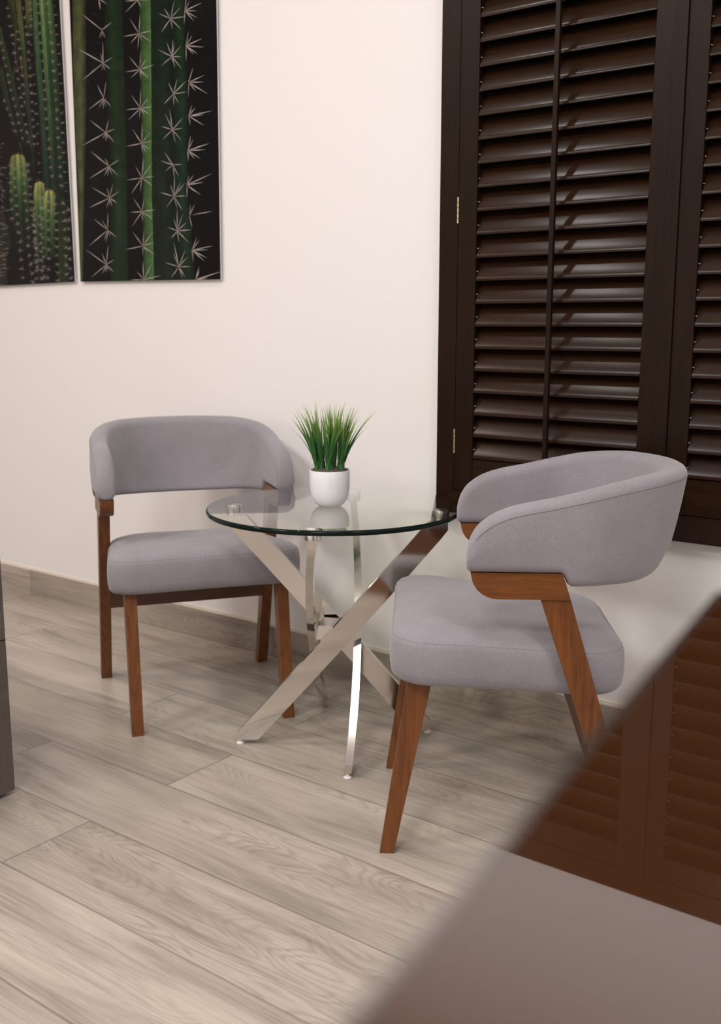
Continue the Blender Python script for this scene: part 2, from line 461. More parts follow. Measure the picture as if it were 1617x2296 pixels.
def print_big(P):
    rnd = random.Random(5); uv = panel_map(*BIG)
    P.poly([(0, 0), (PW, 0), (PW, PH), (0, PH)], [srgb(20, 14, 15), srgb(16, 12, 12), srgb(34, 32, 36), srgb(24, 20, 22)])  # greyer top right: reflection of the room painted into the background colour
    def rib(xs, cl, cr, n=10):
        for (ya, a0, a1), (yb, b0, b1) in zip(xs, xs[1:]):
            for i in range(n):
                g = lambda t: (ya + (yb - ya) * t, a0 + (b0 - a0) * t, a1 + (b1 - a1) * t)
                (y0, l0, r0), (y1, l1, r1) = g(i / n), g((i + 1) / n)
                k0, k1 = [1 + .16 * math.sin(y * .011 + l0) * math.sin(y * .0037) for y in (y0, y1)]
                m = lambda c, k: tuple(q * k for q in c[:3]) + (1,)
                P.poly([uv(l0, y0), uv(r0, y0), uv(r1, y1), uv(l1, y1)], [m(cl, k0), m(cr, k0), m(cr, k1), m(cl, k1)])
    rib([(-700, 440, 520), (0, 505, 560), (700, 515, 565), (1300, 545, 570), (2000, 555, 568)], srgb(70, 80, 42), srgb(92, 102, 56))
    rib([(-700, 520, 560), (0, 560, 600), (700, 565, 605), (1300, 570, 590), (2000, 568, 580)], srgb(92, 102, 56), srgb(34, 40, 26))
    rib([(-700, 700, 755), (0, 722, 770), (700, 750, 800), (1300, 775, 825), (2000, 765, 820)], srgb(20, 36, 20), srgb(32, 62, 32))
    rib([(-700, 755, 840), (0, 770, 850), (700, 800, 872), (1300, 825, 885), (2000, 820, 895)], srgb(32, 62, 32), srgb(26, 50, 27))
    rib([(-700, 930, 985), (0, 970, 992), (700, 982, 998), (1300, 995, 1012), (2000, 1003, 1020)], srgb(30, 50, 22), srgb(58, 96, 38))
    rib([(-700, 985, 1035), (0, 992, 1046), (700, 998, 1052), (1300, 1012, 1054), (2000, 1020, 1073)], srgb(58, 96, 38), srgb(80, 122, 52))
    rib([(-700, 1035, 1040), (0, 1046, 1051), (700, 1052, 1057), (1300, 1054, 1058), (2000, 1073, 1077)], srgb(104, 146, 74), srgb(60, 96, 44))
    rib([(-700, 1040, 1130), (0, 1051, 1140), (700, 1057, 1150), (1300, 1058, 1150), (2000, 1077, 1180)], srgb(24, 44, 26), srgb(32, 50, 36))
    rib([(-700, 1130, 1175), (0, 1140, 1195), (700, 1150, 1212), (1300, 1150, 1216), (2000, 1180, 1255)], srgb(32, 50, 36), srgb(24, 34, 27))
    rib([(-700, 1175, 1230), (0, 1195, 1250), (700, 1212, 1270), (1300, 1216, 1275), (2000, 1255, 1320)], srgb(20, 40, 24), srgb(30, 62, 35))
    rib([(-700, 1230, 1262), (0, 1250, 1285), (700, 1270, 1310), (1300, 1275, 1310), (2000, 1320, 1365)], srgb(30, 62, 35), srgb(20, 40, 22))
    # thin shadow spines across the ribs
    for i in range(80):
        x, y = rnd.uniform(750, 1270), rnd.uniform(-650, 1950); a = rnd.choice([.9, -.9, .6, -.5, -1.1]) + rnd.uniform(-.2, .2)
        L = rnd.uniform(60, 150)
        p, q = uv(x, y), uv(x + L * math.cos(a), y + L * math.sin(a))
        P.poly([(p[0] - .0009, p[1]), (p[0] + .0009, p[1]), q], [srgb(15, 26, 16)] * 3)
    # blurred old spines at the left
    for i in range(60):
        x, y = rnd.uniform(580, 670), rnd.uniform(-650, 1950); a = rnd.uniform(0, 2 * PI); L = rnd.uniform(60, 130)
        p, q = uv(x, y), uv(x + L * math.cos(a), y + L * math.sin(a))
        P.poly([(p[0] - .0013, p[1]), (p[0] + .0013, p[1]), q], [rnd.choice([srgb(70, 64, 76), srgb(44, 46, 66), srgb(96, 90, 92)])] * 3)
    cols = [[(700, -520), (700, -270), (688, -10), (712, 210), (720, 440), (723, 685), (738, 925), (760, 1160), (765, 1380), (752, 1605), (742, 1845)],
            [(940, -500), (950, -250), (962, 0), (970, 235), (975, 485), (980, 755), (988, 1000), (990, 1240), (992, 1475), (997, 1715), (1003, 1950)],
            [(1165, -560), (1180, -330), (1185, -110), (1190, 130), (1200, 395), (1210, 655), (1203, 905), (1205, 1150), (1215, 1370), (1238, 1610), (1248, 1860)],
            [(1250, -600), (1265, -380), (1280, -160), (1290, 75), (1298, 320), (1317, 575), (1318, 810), (1312, 1050), (1305, 1290), (1322, 1505), (1340, 1745), (1365, 1950)]]
    pref = [[(3.72, 175), (2.55, 180), (1.45, 130), (.55, 95), (-.7, 95), (-1.6, 80), (1.95, 90), (-1.9, 70), (-1.3, 70)],
            [(3.25, 110), (2.15, 110), (1.54, 140), (1.02, 130), (.18, 115), (-.72, 100), (-1.55, 90), (-2.3, 130), (-1.1, 60)],
            [(2.0, 110), (2.75, 95), (1.25, 130), (.88, 120), (.02, 90), (-.95, 100), (-1.4, 80), (-2.3, 100), (1.65, 150)],
            [(.32, 175), (.05, 110), (-.62, 140), (1.35, 100), (-1.5, 90), (1.05, 80), (-.75, 100)]]
    for ci, col in enumerate(cols):
        for (x, y) in col:
            p = uv(x, y)
            for a, L in pref[ci]:
                if rnd.random() < .10: continue
                a2 = a + rnd.uniform(-.15, .15); L2 = L * rnd.uniform(.7, 1.2)
                q = uv(x + L2 * math.cos(a2), y - L2 * math.sin(a2))
                d = Vector((q[0] - p[0], q[1] - p[1])).normalized(); w = .0010 + L2 * 4e-6
                h = rnd.uniform(.35, .5); k = rnd.uniform(.82, 1.05)
                c0, c1 = [tuple(v * k for v in c[:3]) + (1,) for c in (srgb(150, 132, 122), srgb(214, 205, 202))]
                P.poly([(p[0] - d.y * w * .8, p[1] + d.x * w * .8), (p[0] + d.y * w * .8, p[1] - d.x * w * .8),
                        (p[0] + (q[0] - p[0]) * h + d.y * w, p[1] + (q[1] - p[1]) * h - d.x * w), q,
                        (p[0] + (q[0] - p[0]) * h - d.y * w, p[1] + (q[1] - p[1]) * h + d.x * w)], [c0] * 2 + [c1] * 3)
            for k in range(6):
                q = (p[0] + rnd.uniform(-.004, .004), p[1] + rnd.uniform(-.011, .006)); r = .0021
                P.poly([(q[0] + r * math.cos(j * PI / 3), q[1] + r * math.sin(j * PI / 3)) for j in range(6)], [rnd.choice([srgb(138, 104, 84), srgb(160, 140, 124), srgb(104, 66, 44)])] * 6)

def print_left(P):
    rnd = random.Random(11); m_ = panel_map(*LEFT)
    uv = lambda x, y: m_(x * 3.11, y * 3.11)                         # readings in photo pixels
    bg = srgb(26, 19, 20)
    P.poly([(0, 0), (PW, 0), (PW, PH), (0, PH)], [srgb(20, 14, 14), srgb(24, 17, 17), srgb(34, 28, 30), srgb(32, 27, 28)])
    def band(rows, n=5):
        """rows: (y, x left, x right, colour left, colour right)"""
        for (ya, a0, a1, c0, c1), (yb, b0, b1, d0, d1) in zip(rows, rows[1:]):
            for i in range(n):
                s, t = i / n, (i + 1) / n
                L = lambda u, v, k: u + (v - u) * k
                C = lambda u, v, k: tuple(L(p, q, k) for p, q in zip(u, v))
                P.poly([uv(L(a0, b0, s), L(ya, yb, s)), uv(L(a1, b1, s), L(ya, yb, s)), uv(L(a1, b1, t), L(ya, yb, t)), uv(L(a0, b0, t), L(ya, yb, t))],
                       [C(c0, d0, s), C(c1, d1, s), C(c1, d1, t), C(c0, d0, t)])
    def spines(x, y, L=7.5, n=7, a0=None, wd=.0010, col=None):
        p = uv(x, y)
        for k in range(n):
            a = (2 * PI * k / n + rnd.uniform(-.35, .35)) if a0 is None else a0 + rnd.uniform(-.5, .5)
            ln = L * rnd.uniform(.6, 1.3)
            q = uv(x + ln * math.cos(a), y + ln * math.sin(a)); d = Vector((q[0] - p[0], q[1] - p[1])).normalized()
            c = col or rnd.choice([srgb(150, 138, 132), srgb(132, 120, 112), srgb(166, 156, 152)])
            P.poly([(p[0] - d.y * wd, p[1] + d.x * wd), (p[0] + d.y * wd, p[1] - d.x * wd), q], [c] * 3)
    def column(path, step, **kw):
        y = path[0][1]
        xs = [(b, a) for a, b in path]
        while y < path[-1][1]:
            spines(lerp(xs, y) + rnd.uniform(-.8, .8), y + rnd.uniform(-1.5, 1.5), **kw); y += step
    # --- far left: more leaning stems, mostly beyond the photo's edge
    for k in range(7):
        x = -215 + 30 * k
        band([(-130, x - 26, x - 4, srgb(34, 42, 26), srgb(62, 78, 40)), (330, x + 8, x + 28, srgb(28, 40, 24), srgb(48, 66, 34)), (660, x + 24, x + 40, srgb(18, 24, 16), srgb(30, 44, 22))])
        column([(x - 14, -130), (x + 30, 650)], 21)
    # --- olive clump
    band([(-130, 10, 26, srgb(46, 52, 28), srgb(70, 78, 38)), (0, 17, 32, srgb(48, 56, 28), srgb(74, 84, 38)), (60, 27, 38, srgb(36, 44, 26), srgb(56, 64, 32)), (190, 42, 50, srgb(30, 30, 22), srgb(34, 36, 24)), (330, 62, 68, srgb(26, 24, 20), srgb(34, 30, 24))])
    band([(-130, 28, 40, srgb(86, 92, 42), srgb(98, 106, 48)), (0, 34, 46, srgb(80, 88, 38), srgb(96, 104, 46)), (60, 41, 52, srgb(70, 82, 36), srgb(98, 112, 52)), (130, 50, 59, srgb(60, 74, 36), srgb(72, 88, 42)), (220, 57, 66, srgb(44, 60, 36), srgb(56, 74, 42)), (330, 69, 76, srgb(34, 44, 28), srgb(48, 56, 32)), (420, 74, 80, bg, bg)])
    band([(-130, 40, 50, srgb(36, 40, 24), srgb(30, 34, 22)), (0, 46, 55, srgb(38, 42, 24), srgb(30, 32, 20)), (60, 52, 58, srgb(40, 48, 26), srgb(34, 38, 24)), (220, 66, 69, srgb(30, 34, 24), bg), (330, 76, 78, bg, bg)])
    band([(-130, 50, 66, srgb(104, 110, 52), srgb(92, 100, 46)), (0, 56, 72, srgb(100, 106, 48), srgb(88, 96, 40)), (40, 60, 72, srgb(86, 94, 42), srgb(74, 82, 38)), (85, 66, 72, srgb(36, 36, 24), bg)])
    band([(60, -12, 3, srgb(52, 66, 36), srgb(62, 80, 44)), (85, -4, 8, srgb(48, 62, 36), srgb(60, 78, 44)), (130, 6, 20, srgb(40, 56, 34), srgb(52, 70, 42)), (190, 19, 34, srgb(36, 52, 32), srgb(46, 64, 38)), (260, 36, 50, srgb(32, 46, 28), srgb(40, 56, 34)), (330, 52, 64, srgb(26, 34, 22), srgb(32, 40, 26))])
    band([(150, -8, 6, srgb(34, 46, 28), srgb(54, 68, 38)), (220, 7, 20, srgb(32, 46, 28), srgb(50, 66, 38)), (280, 24, 36, srgb(28, 38, 24), srgb(40, 54, 32)), (330, 38, 48, bg, srgb(30, 34, 24))])
    # dry strings
    for (x0, y0, x1, y1, c) in ((45, 20, 36, 60, srgb(128, 112, 76)), (36, 60, 33, 120, srgb(110, 96, 64)), (33, 120, 40, 160, srgb(120, 104, 64)), (47, 125, 50, 172, srgb(168, 130, 90)), (33, 150, 30, 180, srgb(136, 130, 60)), (58, 30, 62, 80, srgb(112, 98, 66)), (60, 290, 70, 330, srgb(126, 104, 70)), (44, 320, 52, 350, srgb(116, 92, 66))):
        p, q = uv(x0, y0), uv(x1, y1)
        P.poly([(p[0] - .0015, p[1]), (p[0] + .0015, p[1]), (q[0] + .0008, q[1]), (q[0] - .0008, q[1])], [c] * 4)
    for pth, st in (([(52, 20), (62, 80), (70, 200), (78, 330)], 19), ([(17, 18), (27, 75), (32, 110), (50, 240), (66, 330)], 20), ([(40, 70), (44, 110), (52, 180), (56, 240)], 20), ([(3, 95), (12, 145), (24, 200), (36, 240), (52, 320)], 18), ([(10, 225), (24, 260), (36, 300)], 17), ([(68, 5), (71, 60), (60, 80)], 18)):
        column(pth, st, L=6.5)
    # --- tall cactus
    def tall(f0, f1, ctop, cmid, cbot, ctop2=None, cmid2=None, cbot2=None):
        lft = [(-130, 62), (0, 71), (90, 75), (160, 80), (230, 87), (320, 92), (390, 96), (470, 99)]
        rgt = [(-130, 108), (0, 117), (70, 125), (150, 131), (200, 134), (300, 140), (380, 145), (470, 149)]
        rows = []
        for y in (-130, 0, 50, 110, 170, 240, 320, 400, 470):
            a, b = lerp(lft, y), lerp(rgt, y)
            mixc = lambda p, q, r: lerp3(p, q, r, y)
            rows.append((y, a + (b - a) * f0, a + (b - a) * f1, mixc(ctop, cmid, cbot), mixc(ctop2 or ctop, cmid2 or cmid, cbot2 or cbot)))
        band(rows, 4)
    def lerp3(p, q, r, y):
        if y < 150: t = max(0, y) / 150; return tuple(a + (b - a) * t for a, b in zip(p, q))
        t = min(1, (y - 150) / 250); return tuple(a + (b - a) * t for a, b in zip(q, r))
    D = srgb
    tall(0, .10, D(40, 66, 36), D(30, 60, 34), D(22, 38, 28), D(78, 116, 64), D(58, 96, 58), D(36, 58, 42))
    tall(.10, .27, D(86, 126, 72), D(60, 100, 60), D(36, 60, 44), D(58, 96, 52), D(46, 80, 48), D(32, 54, 38))
    tall(.27, .36, D(22, 34, 22), D(22, 34, 22), D(24, 38, 28))
    tall(.36, .50, D(70, 110, 46), D(56, 92, 42), D(34, 56, 38), D(128, 164, 86), D(82, 122, 56), D(38, 64, 40))
    tall(.50, .56, D(132, 166, 90), D(86, 124, 58), D(40, 66, 40), D(80, 122, 52), D(52, 90, 46), D(36, 60, 40))
    tall(.56, .74, D(72, 114, 46), D(42, 78, 42), D(30, 52, 36), D(60, 98, 42), D(34, 64, 36), D(26, 44, 32))
    tall(.74, 1.0, D(92, 132, 54), D(48, 82, 42), D(32, 54, 38), D(52, 82, 38), D(30, 54, 32), D(24, 38, 28))
    band([(-130, 116, 128, srgb(24, 32, 24), srgb(30, 40, 28)), (0, 124, 134, srgb(24, 32, 24), srgb(30, 42, 30)), (30, 128, 133, bg, bg)])
    column([(85, -120), (85, 8), (90, 73), (98, 163), (102, 230), (107, 290), (113, 355), (119, 416)], 21.5, L=6.5, n=8)
    column([(105, -120), (107, 10), (115, 75), (122, 166), (126, 232), (129, 293), (134, 357), (139, 440)], 21.5, L=6.8, n=8)
    column([(70, -120), (71, 10), (73, 100), (80, 190), (86, 260), (90, 350), (96, 420)], 22, L=8, n=4, a0=2.9)
    column([(116, -120), (119, 18), (127, 100), (133, 180), (137, 300), (143, 400), (147, 470)], 22, L=9, n=4, a0=-.1)
    # --- lower cacti
    def short(rows_l, rows_r, ribs, ytop, ybot):
        n = len(ribs) - 1
        for j in range(n):
            f0, f1 = ribs[j][0], ribs[j + 1][0]; k0, k1 = ribs[j][1], ribs[j + 1][1]
            rows = []
            for y in (0, 8, 25, 60, 100, 150, 220, 300):
                yy = ytop + y
                if yy > ybot: break
                a, b = lerp(rows_l, yy), lerp(rows_r, yy)
                c = lerp_c([(0, D(176, 176, 92)), (25, D(126, 150, 66)), (60, D(78, 118, 46)), (100, D(48, 84, 32)), (150, D(28, 54, 20)), (220, D(20, 40, 18)), (300, D(18, 32, 16))], y)
                m = lambda k: tuple(v * k for v in c[:3]) + (1,)
                dome = 5 * abs(2 * f0 - 1) ** 2, 5 * abs(2 * f1 - 1) ** 2
                rows.append((yy + (dome[0] + dome[1]) / 2 * max(0, 1 - y / 25), a + (b - a) * f0, a + (b - a) * f1, m(k0), m(k1)))
            band(rows, 3)
    def lerp_c(tab, y):
        for (a, p), (b, q) in zip(tab, tab[1:]):
            if y <= b: t = (y - a) / (b - a); return tuple(u + (v - u) * t for u, v in zip(p, q))
        return tab[-1][1]
    band([(430, 126, 150, srgb(30, 44, 22), srgb(26, 36, 22)), (500, 130, 154, srgb(44, 62, 24), srgb(28, 40, 20)), (640, 133, 158, srgb(52, 72, 26), srgb(30, 42, 18))])
    band([(470, -30, 6, srgb(40, 42, 30), srgb(60, 60, 42)), (540, -30, 26, srgb(52, 52, 40), srgb(44, 44, 32)), (580, -30, 14, srgb(54, 50, 44), srgb(60, 56, 50)), (645, -30, 18, srgb(58, 54, 50), srgb(52, 48, 46))])
    short([(407, 79), (420, 76), (470, 76), (640, 84)], [(407, 98), (420, 100), (470, 102), (640, 108)], [(0, .8), (.25, 1.2), (.4, .55), (.55, 1.1), (.75, .5), (1, .9)], 407, 640)
    short([(346, 26), (358, 22), (420, 22), (500, 26), (640, 42)], [(346, 54), (358, 58), (420, 65), (500, 69), (640, 82)], [(0, .5), (.2, .8), (.32, .35), (.46, 1.15), (.54, 1.0), (.66, .45), (.84, .9), (1, .35)], 346, 645)
    short([(426, 101), (440, 96), (500, 95), (640, 98)], [(426, 121), (440, 124), (500, 124), (640, 128)], [(0, .55), (.12, .9), (.26, 1.3), (.42, .35), (.58, .5), (.68, 1.25), (.82, .8), (1, .4)], 426, 645)
    for (x, y) in [(30, 347), (36, 346), (42, 345), (48, 347), (54, 351), (82, 406), (88, 405), (94, 408), (101, 427), (107, 425), (113, 426), (119, 429), (124, 436)]:
        spines(x, y, L=4, n=5, a0=-1.6, wd=.0008, col=srgb(176, 128, 78))
    for pth, st in (([(33, 378), (36, 443), (43, 527), (53, 640)], 20.5), ([(50, 372), (54, 407), (60, 472), (65, 552), (74, 640)], 20), ([(61, 368), (66, 412), (70, 451), (76, 511), (80, 560), (84, 640)], 17),
                    ([(23, 370), (24, 420), (27, 480), (30, 510)], 20), ([(87, 425), (91, 470), (91, 512), (93, 572), (96, 640)], 20), ([(108, 452), (109, 526), (110, 569), (108, 640)], 21.5),
                    ([(122, 440), (127, 488), (127, 553), (131, 640)], 19), ([(97, 445), (96, 500), (97, 570), (100, 640)], 22), ([(140, 455), (146, 505), (148, 560), (150, 640)], 20), ([(154, 470), (156, 560), (161, 640)], 22), ([(75, 455), (78, 520), (84, 600)], 13)):
        column(pth, st, L=8.2, n=8)
    for k in range(46):
        spines(rnd.uniform(-25, 16), rnd.uniform(470, 645), L=11, n=2)
    for k in range(26):
        spines(rnd.uniform(-12, 12), rnd.uniform(320, 470), L=10, n=2, a0=rnd.choice([.3, .5, 2.8]))

def panel(par, label, fn):
    o = (par[0], WY - .0126, par[1])
    t = thing('cactus_wall_panel', label, 'picture', o, 0, 'glossy cactus wall panels')
    t.rotation_euler = (0, par[2], 0)
    obj('backing', boxbm(0, PW, -.0020, .0022, 0, PH, .0006, 1), M['acrylic'], t)
    obj('spacer', boxbm(.06, PW - .06, .0020, .0122, .06, PH - .06), M['acrylic'], t)
    P = Print(PW, PH); fn(P)
    for v in P.bm.verts: v.co *= S
    me = bpy.data.meshes.new('print'); P.bm.to_mesh(me); P.bm.free()
    pr = link('print', me, M['print'], t)
    for p_ in me.polygons:                                           # every face looks into the room
        if p_.normal.y > 0: p_.flip()
    return t
panel(BIG, 'glossy close-up photo panel of a cactus with long white spines, on the white wall', print_big)
panel(LEFT, 'glossy photo panel of many slender cacti, cut by the left photo edge', print_left)

# ------------------------------------------------------------------ chairs
def u_curve(out=0.0):
    """outer plan line of the barrel back, from the right arm front round to the left arm front, with its outward normals"""
    A, YS, B = .292, -.075, .288
    pts = []
    for i in range(13): pts.append((A, .117 - (.117 - YS) * i / 13))
    n = 44; ex = 2.1
    for i in range(n + 1):
        q = PI * i / n
        c, s = math.cos(q), math.sin(q)
        pts.append((A * math.copysign(abs(c) ** (2 / ex), c), YS - B * abs(s) ** (2 / ex)))
    for i in range(1, 14): pts.append((-A, YS + (.117 - YS) * i / 13))
    # resample evenly
    V = [Vector(p) for p in pts]; L = [0]
    for a, b in zip(V, V[1:]): L.append(L[-1] + (b - a).length)
    N = 150; res = []
    for k in range(N + 1):
        d = L[-1] * k / N; i = max(j for j in range(len(L)) if L[j] <= d + 1e-9); i = min(i, len(L) - 2)
        res.append(V[i].lerp(V[i + 1], (d - L[i]) / (L[i + 1] - L[i])))
    return res
TOPZ = [(-.37, .847), (-.30, .846), (-.25, .841), (-.194, .833), (-.119, .817), (-.043, .800), (.0, .792), (.033, .783), (.055, .774), (.071, .765), (.09, .750), (.102, .735), (.111, .718), (.117, .697)]
BOTZ = [(-.37, .606), (-.30, .610), (-.20, .617), (-.13, .620), (-.094, .621), (-.080, .650), (.117, .650)]
def back_pad():
    pts = u_curve(); n = len(pts); T = .054
    bm = bmesh.new(); rings = []; seam = []
    def section(i, inset, fwd):
        p = pts[i]; a = pts[max(0, i - 1)]; b = pts[min(n - 1, i + 1)]
        tg = (b - a).normalized(); nr = Vector((tg.y, -tg.x))          # walking right arm -> back -> left arm: outward
        if nr.dot(p - Vector((0, .0))) < 0: nr = -nr
        zt, zb = lerp(TOPZ, p.y + fwd) - inset * .7, lerp(BOTZ, p.y) + inset * .6
        lean = max(0.0, -nr.y)
        t = T + .006 * lean
        o0, o1 = -inset, -t + inset
        r = min(.024, (o0 - o1) * .46); rb = min(.020, (o0 - o1) * .4)
        prof = []
        for (cx_, cz_, a0, rr) in ((o0 - r, zt - r, 0, r), (o1 + r, zt - r, 90, r), (o1 + rb, zb + rb, 180, rb), (o0 - rb, zb + rb, 270, rb)):
            for k in range(6):
                q = math.radians(a0 + 90 * k / 5); prof.append((cx_ + rr * math.cos(q), cz_ + rr * math.sin(q)))
        # extra points on the two long sides
        out = []
        for j, pr in enumerate(prof):
            out.append(pr)
            if j in (11, 23):
                nx = prof[(j + 1) % 24]
                for f in (.25, .5, .75):
                    bul = (.003 if j == 23 else .005) * math.sin(PI * f)
                    out.append((pr[0] + (nx[0] - pr[0]) * f + (bul if j == 23 else -bul * .0), pr[1] + (nx[1] - pr[1]) * f))
        ring = []
        for (d_, z) in out:
            sh = lean * ((z - .75) * .20 + (-.030 * max(0, (.66 - z) / .066) ** 1.3)) - .022 * lean * 0
            q = p + nr * (d_ + sh); q = q + Vector((0, fwd))
            ring.append((q.x, q.y, z))
        return ring, (p, nr, lean, zt)
    R0 = .014
    for k in range(4, 0, -1):
        q = math.radians(90 * k / 4); rg, _ = section(0, R0 * (1 - math.cos(q)), R0 * math.sin(q) - R0); rings.append(rg)
    for i in range(1, n - 1):
        rg, (p, nr, lean, zt) = section(i, 0, 0)
        if pts[i].y < .117 - R0: rings.append(rg)
        if pts[i].y < .100:
            z = zt - .019; q = p + nr * (lean * (z - .75) * .20 - .0002); seam.append((q.x, q.y, z))
    for k in range(1, 5):
        q = math.radians(90 * k / 4); rg, _ = section(n - 1, R0 * (1 - math.cos(q)), R0 * math.sin(q) - R0); rings.append(rg)
    loft(bm, rings)
    sb = bmesh.new(); tube(sb, seam, .0008, 5)
    return bm, sb

def seat_outline(inset, nseg=9):
    wf, wr, yf, yr = .279 - inset, .249 - inset, .274 - inset, -.236 + inset
    rf, rr = max(.012, .070 - inset), max(.012, .105 - inset)
    pts = []
    # right front, right rear, left rear, left front corners (counter clockwise from above when reversed)
    for (sx, y0, w, r, a0) in ((1, yf, wf, rf, 90), (1, yr, wr, rr, 0), (-1, yr, wr, rr, -90), (-1, yf, wf, rf, 180)):
        cx_ = sx * (w - r); cy_ = y0 - r if y0 > 0 else y0 + r
        for k in range(nseg + 1):
            q = math.radians(a0 - 90 * k / nseg); pts.append((cx_ + r * math.cos(q), cy_ + r * math.sin(q)))
        # midpoints on the straight run are filled by the next corner
    out = []
    n = len(pts)
    for i, p in enumerate(pts):
        out.append(p); q = pts[(i + 1) % n]
        d = math.hypot(q[0] - p[0], q[1] - p[1])
        m = int(d / .05)
        for k in range(1, m): out.append((p[0] + (q[0] - p[0]) * k / m, p[1] + (q[1] - p[1]) * k / m))
    return out
def seat_pad():
    base = seat_outline(0); n = len(base)
    def at(inset, h):
        cx_, cy_ = 0, .02
        ring = []
        for (x, y) in base:
            d = math.hypot(x - cx_, y - cy_); k = max(0.0, (d - inset) / d)
            X, Y = cx_ + (x - cx_) * k, cy_ + (y - cy_) * k
            # gentle outward bulge of the long sides
            ring.append((X, Y, .384 + .075 * Y + h))
        return ring
    bm = bmesh.new()
    loft(bm, [at(.05, .002), at(.024, 0), at(.012, .003), at(.004, .012), at(.0, .03), at(-.001, .06), at(.001, .086), at(.005, .0955), at(.0065, .097),
              at(.008, .099), at(.016, .1065), at(.030, .113), at(.055, .119), at(.095, .1245), at(.14, .128), at(.19, .130), at(.23, .131)])
    sb = bmesh.new(); tube(sb, at(.0060, .0965), .0008, 5, True)
    return bm, sb

def make_chair(loc, rz, label):
    t = thing('barrel_chair', label, 'chair', loc, rz, 'grey barrel chairs at the glass table')
    b, sm = seat_pad(); st = obj('seat', b, M['fabric'], t, angle=70); obj('seam', sm, M['seam'], st)
    b, sm = back_pad(); bk = obj('backrest', b, M['fabric'], t, angle=70); obj('seam', sm, M['seam'], bk)
    for s in (1, -1):
        fl = [(.2345, .402), (.1830, .402), (.2625, 0), (.2935, 0)]
        bm = bmesh.new(); x0, x1 = s * .2035, s * .2365
        prism(bm, fl, lambda p: (x0, p[0], p[1]), lambda p: (x1, p[0], p[1])); bevel(bm, .003)
        obj('leg', bm, M['wood'], t)
        rl = [(-.036, .596), (-.0965, .596), (-.276, 0), (-.237, 0)]
        bm = bmesh.new(); x0, x1 = s * .2455, s * .2790
        prism(bm, rl, lambda p: (x0, p[0], p[1]), lambda p: (x1, p[0], p[1])); bevel(bm, .003)
        obj('leg', bm, M['wood'], t)
        ar = [(.108, .650), (-.0785, .650), (-.0965, .595), (.050, .595)]
        for k in range(0, 7):
            q = math.radians(-90 + 78 * k / 6); ar.append((.052 + .055 * math.cos(q), .648 + .053 * math.sin(q)))
        bm = bmesh.new(); x0, x1 = s * .2440, s * .2840
        prism(bm, ar, lambda p: (x0, p[0], p[1]), lambda p: (x1, p[0], p[1])); bevel(bm, .002)
        obj('armrest', bm, M['wood_y'], t)
    obj('stretcher', boxbm(-.247, .247, -.165, -.143, .262, .335, .002), M['wood_x'], t)
    return t
make_chair((-2.2887, 2.1632, 0), 4.1129, 'grey upholstered barrel chair left of the glass table, facing the camera')
make_chair((-1.1292, 2.0616, 0), 2.1639, 'grey upholstered barrel chair right of the glass table, seen from its side')

# ------------------------------------------------------------------ glass table
TX, TY = -1.722, 2.147
tb = thing('glass_table', 'round glass table with crossed chrome legs between the two chairs', 'table', (TX, TY, 0))
TZ0, TZ1, TR = .6505, .6640, .345
bm = bmesh.new(); seg = 128
prof = [(TR - .005, TZ0)] + [(TR - .005 + .005 * math.cos(q), (TZ0 + TZ1) / 2 + .00675 * math.sin(q)) for q in [math.radians(-75 + 25 * k) for k in range(7)]] + [(TR - .005, TZ1)]
vr = lathe(bm, prof, seg, 0, 0, True, True)
me = finish(bm, 'glass_top', True, 60)
for f in me.polygons:
    f.material_index = 2
    if len(f.vertices) > 10: f.material_index = 0 if f.center.z > (TZ0 + TZ1) / 2 * S else 1
link('glass_top', me, [M['glass_top'], M['glass_low'], M['glass_edge']], tb)
def table_leg(ang):
    ap, af = math.radians(27.5 + ang), math.radians(225.5 + ang)
    P = Vector((-.006 + .287 * math.cos(ap), .012 + .287 * math.sin(ap))); Fo = Vector((.266 * math.cos(af), .266 * math.sin(af)))
    d = (P - Fo); L = d.length; d.normalize(); nr = Vector((-d.y, d.x))
    mid = (P + Fo) / 2
    if nr.dot(mid) < 0: nr = -nr
    zt, zb = .6285, .014
    hw = .038                                                        # half of the bar's width measured along the floor
    uA, uB = .012, L + .003                                          # where the axis meets the floor cut and the top cut
    slope = (uB - uA) / (zt - zb)
    lo = []; hi = []
    N = 28
    umin, umax = -.006, L + .020
    for k in range(N + 1):
        z = zb + (zt - zb) * k / N
        u = uA + slope * (z - zb)
        lo.append((max(umin, u - hw), z)); hi.append((min(umax, u + hw), z))
    bm = bmesh.new(); rings = []
    th = .0098
    for (a, b) in zip(lo, hi):
        z = a[1]; ring = []
        t_ = (z - zb) / (zt - zb)
        off = .020 * (1 - abs(2 * t_ - 1) ** 2.2)
        for (u, s) in ((a[0], -1), (b[0], -1), (b[0], 1), (a[0], 1)):
            p = Fo + d * u + nr * (off + s * th); ring.append((p.x, p.y, z))
        rings.append(ring)
    loft(bm, rings); bevel(bm, .0022, 2, 50)
    lg = obj('leg', bm, M['chrome'], tb, angle=25)
    bm = bmesh.new(); lathe(bm, [(.0225, .6285), (.0237, .6295), (.0237, .6590), (.0228, .6600)], 32, P.x, P.y)
    pad = obj('glass_support', bm, M['steel'], tb, angle=50)
    bm = bmesh.new(); lathe(bm, [(.010, 0), (.011, .002), (.010, .004), (.0045, .006), (.0045, .016)], 16, Fo.x, Fo.y)
    obj('levelling_foot', bm, M['plastic'], tb)
for k in range(4): table_leg(90 * k)
bm = bmesh.new()
HB = .058
c45 = [(HB * math.cos(math.radians(26 + 45 + 90 * k)) * 1.0, HB * math.sin(math.radians(26 + 45 + 90 * k))) for k in range(4)]
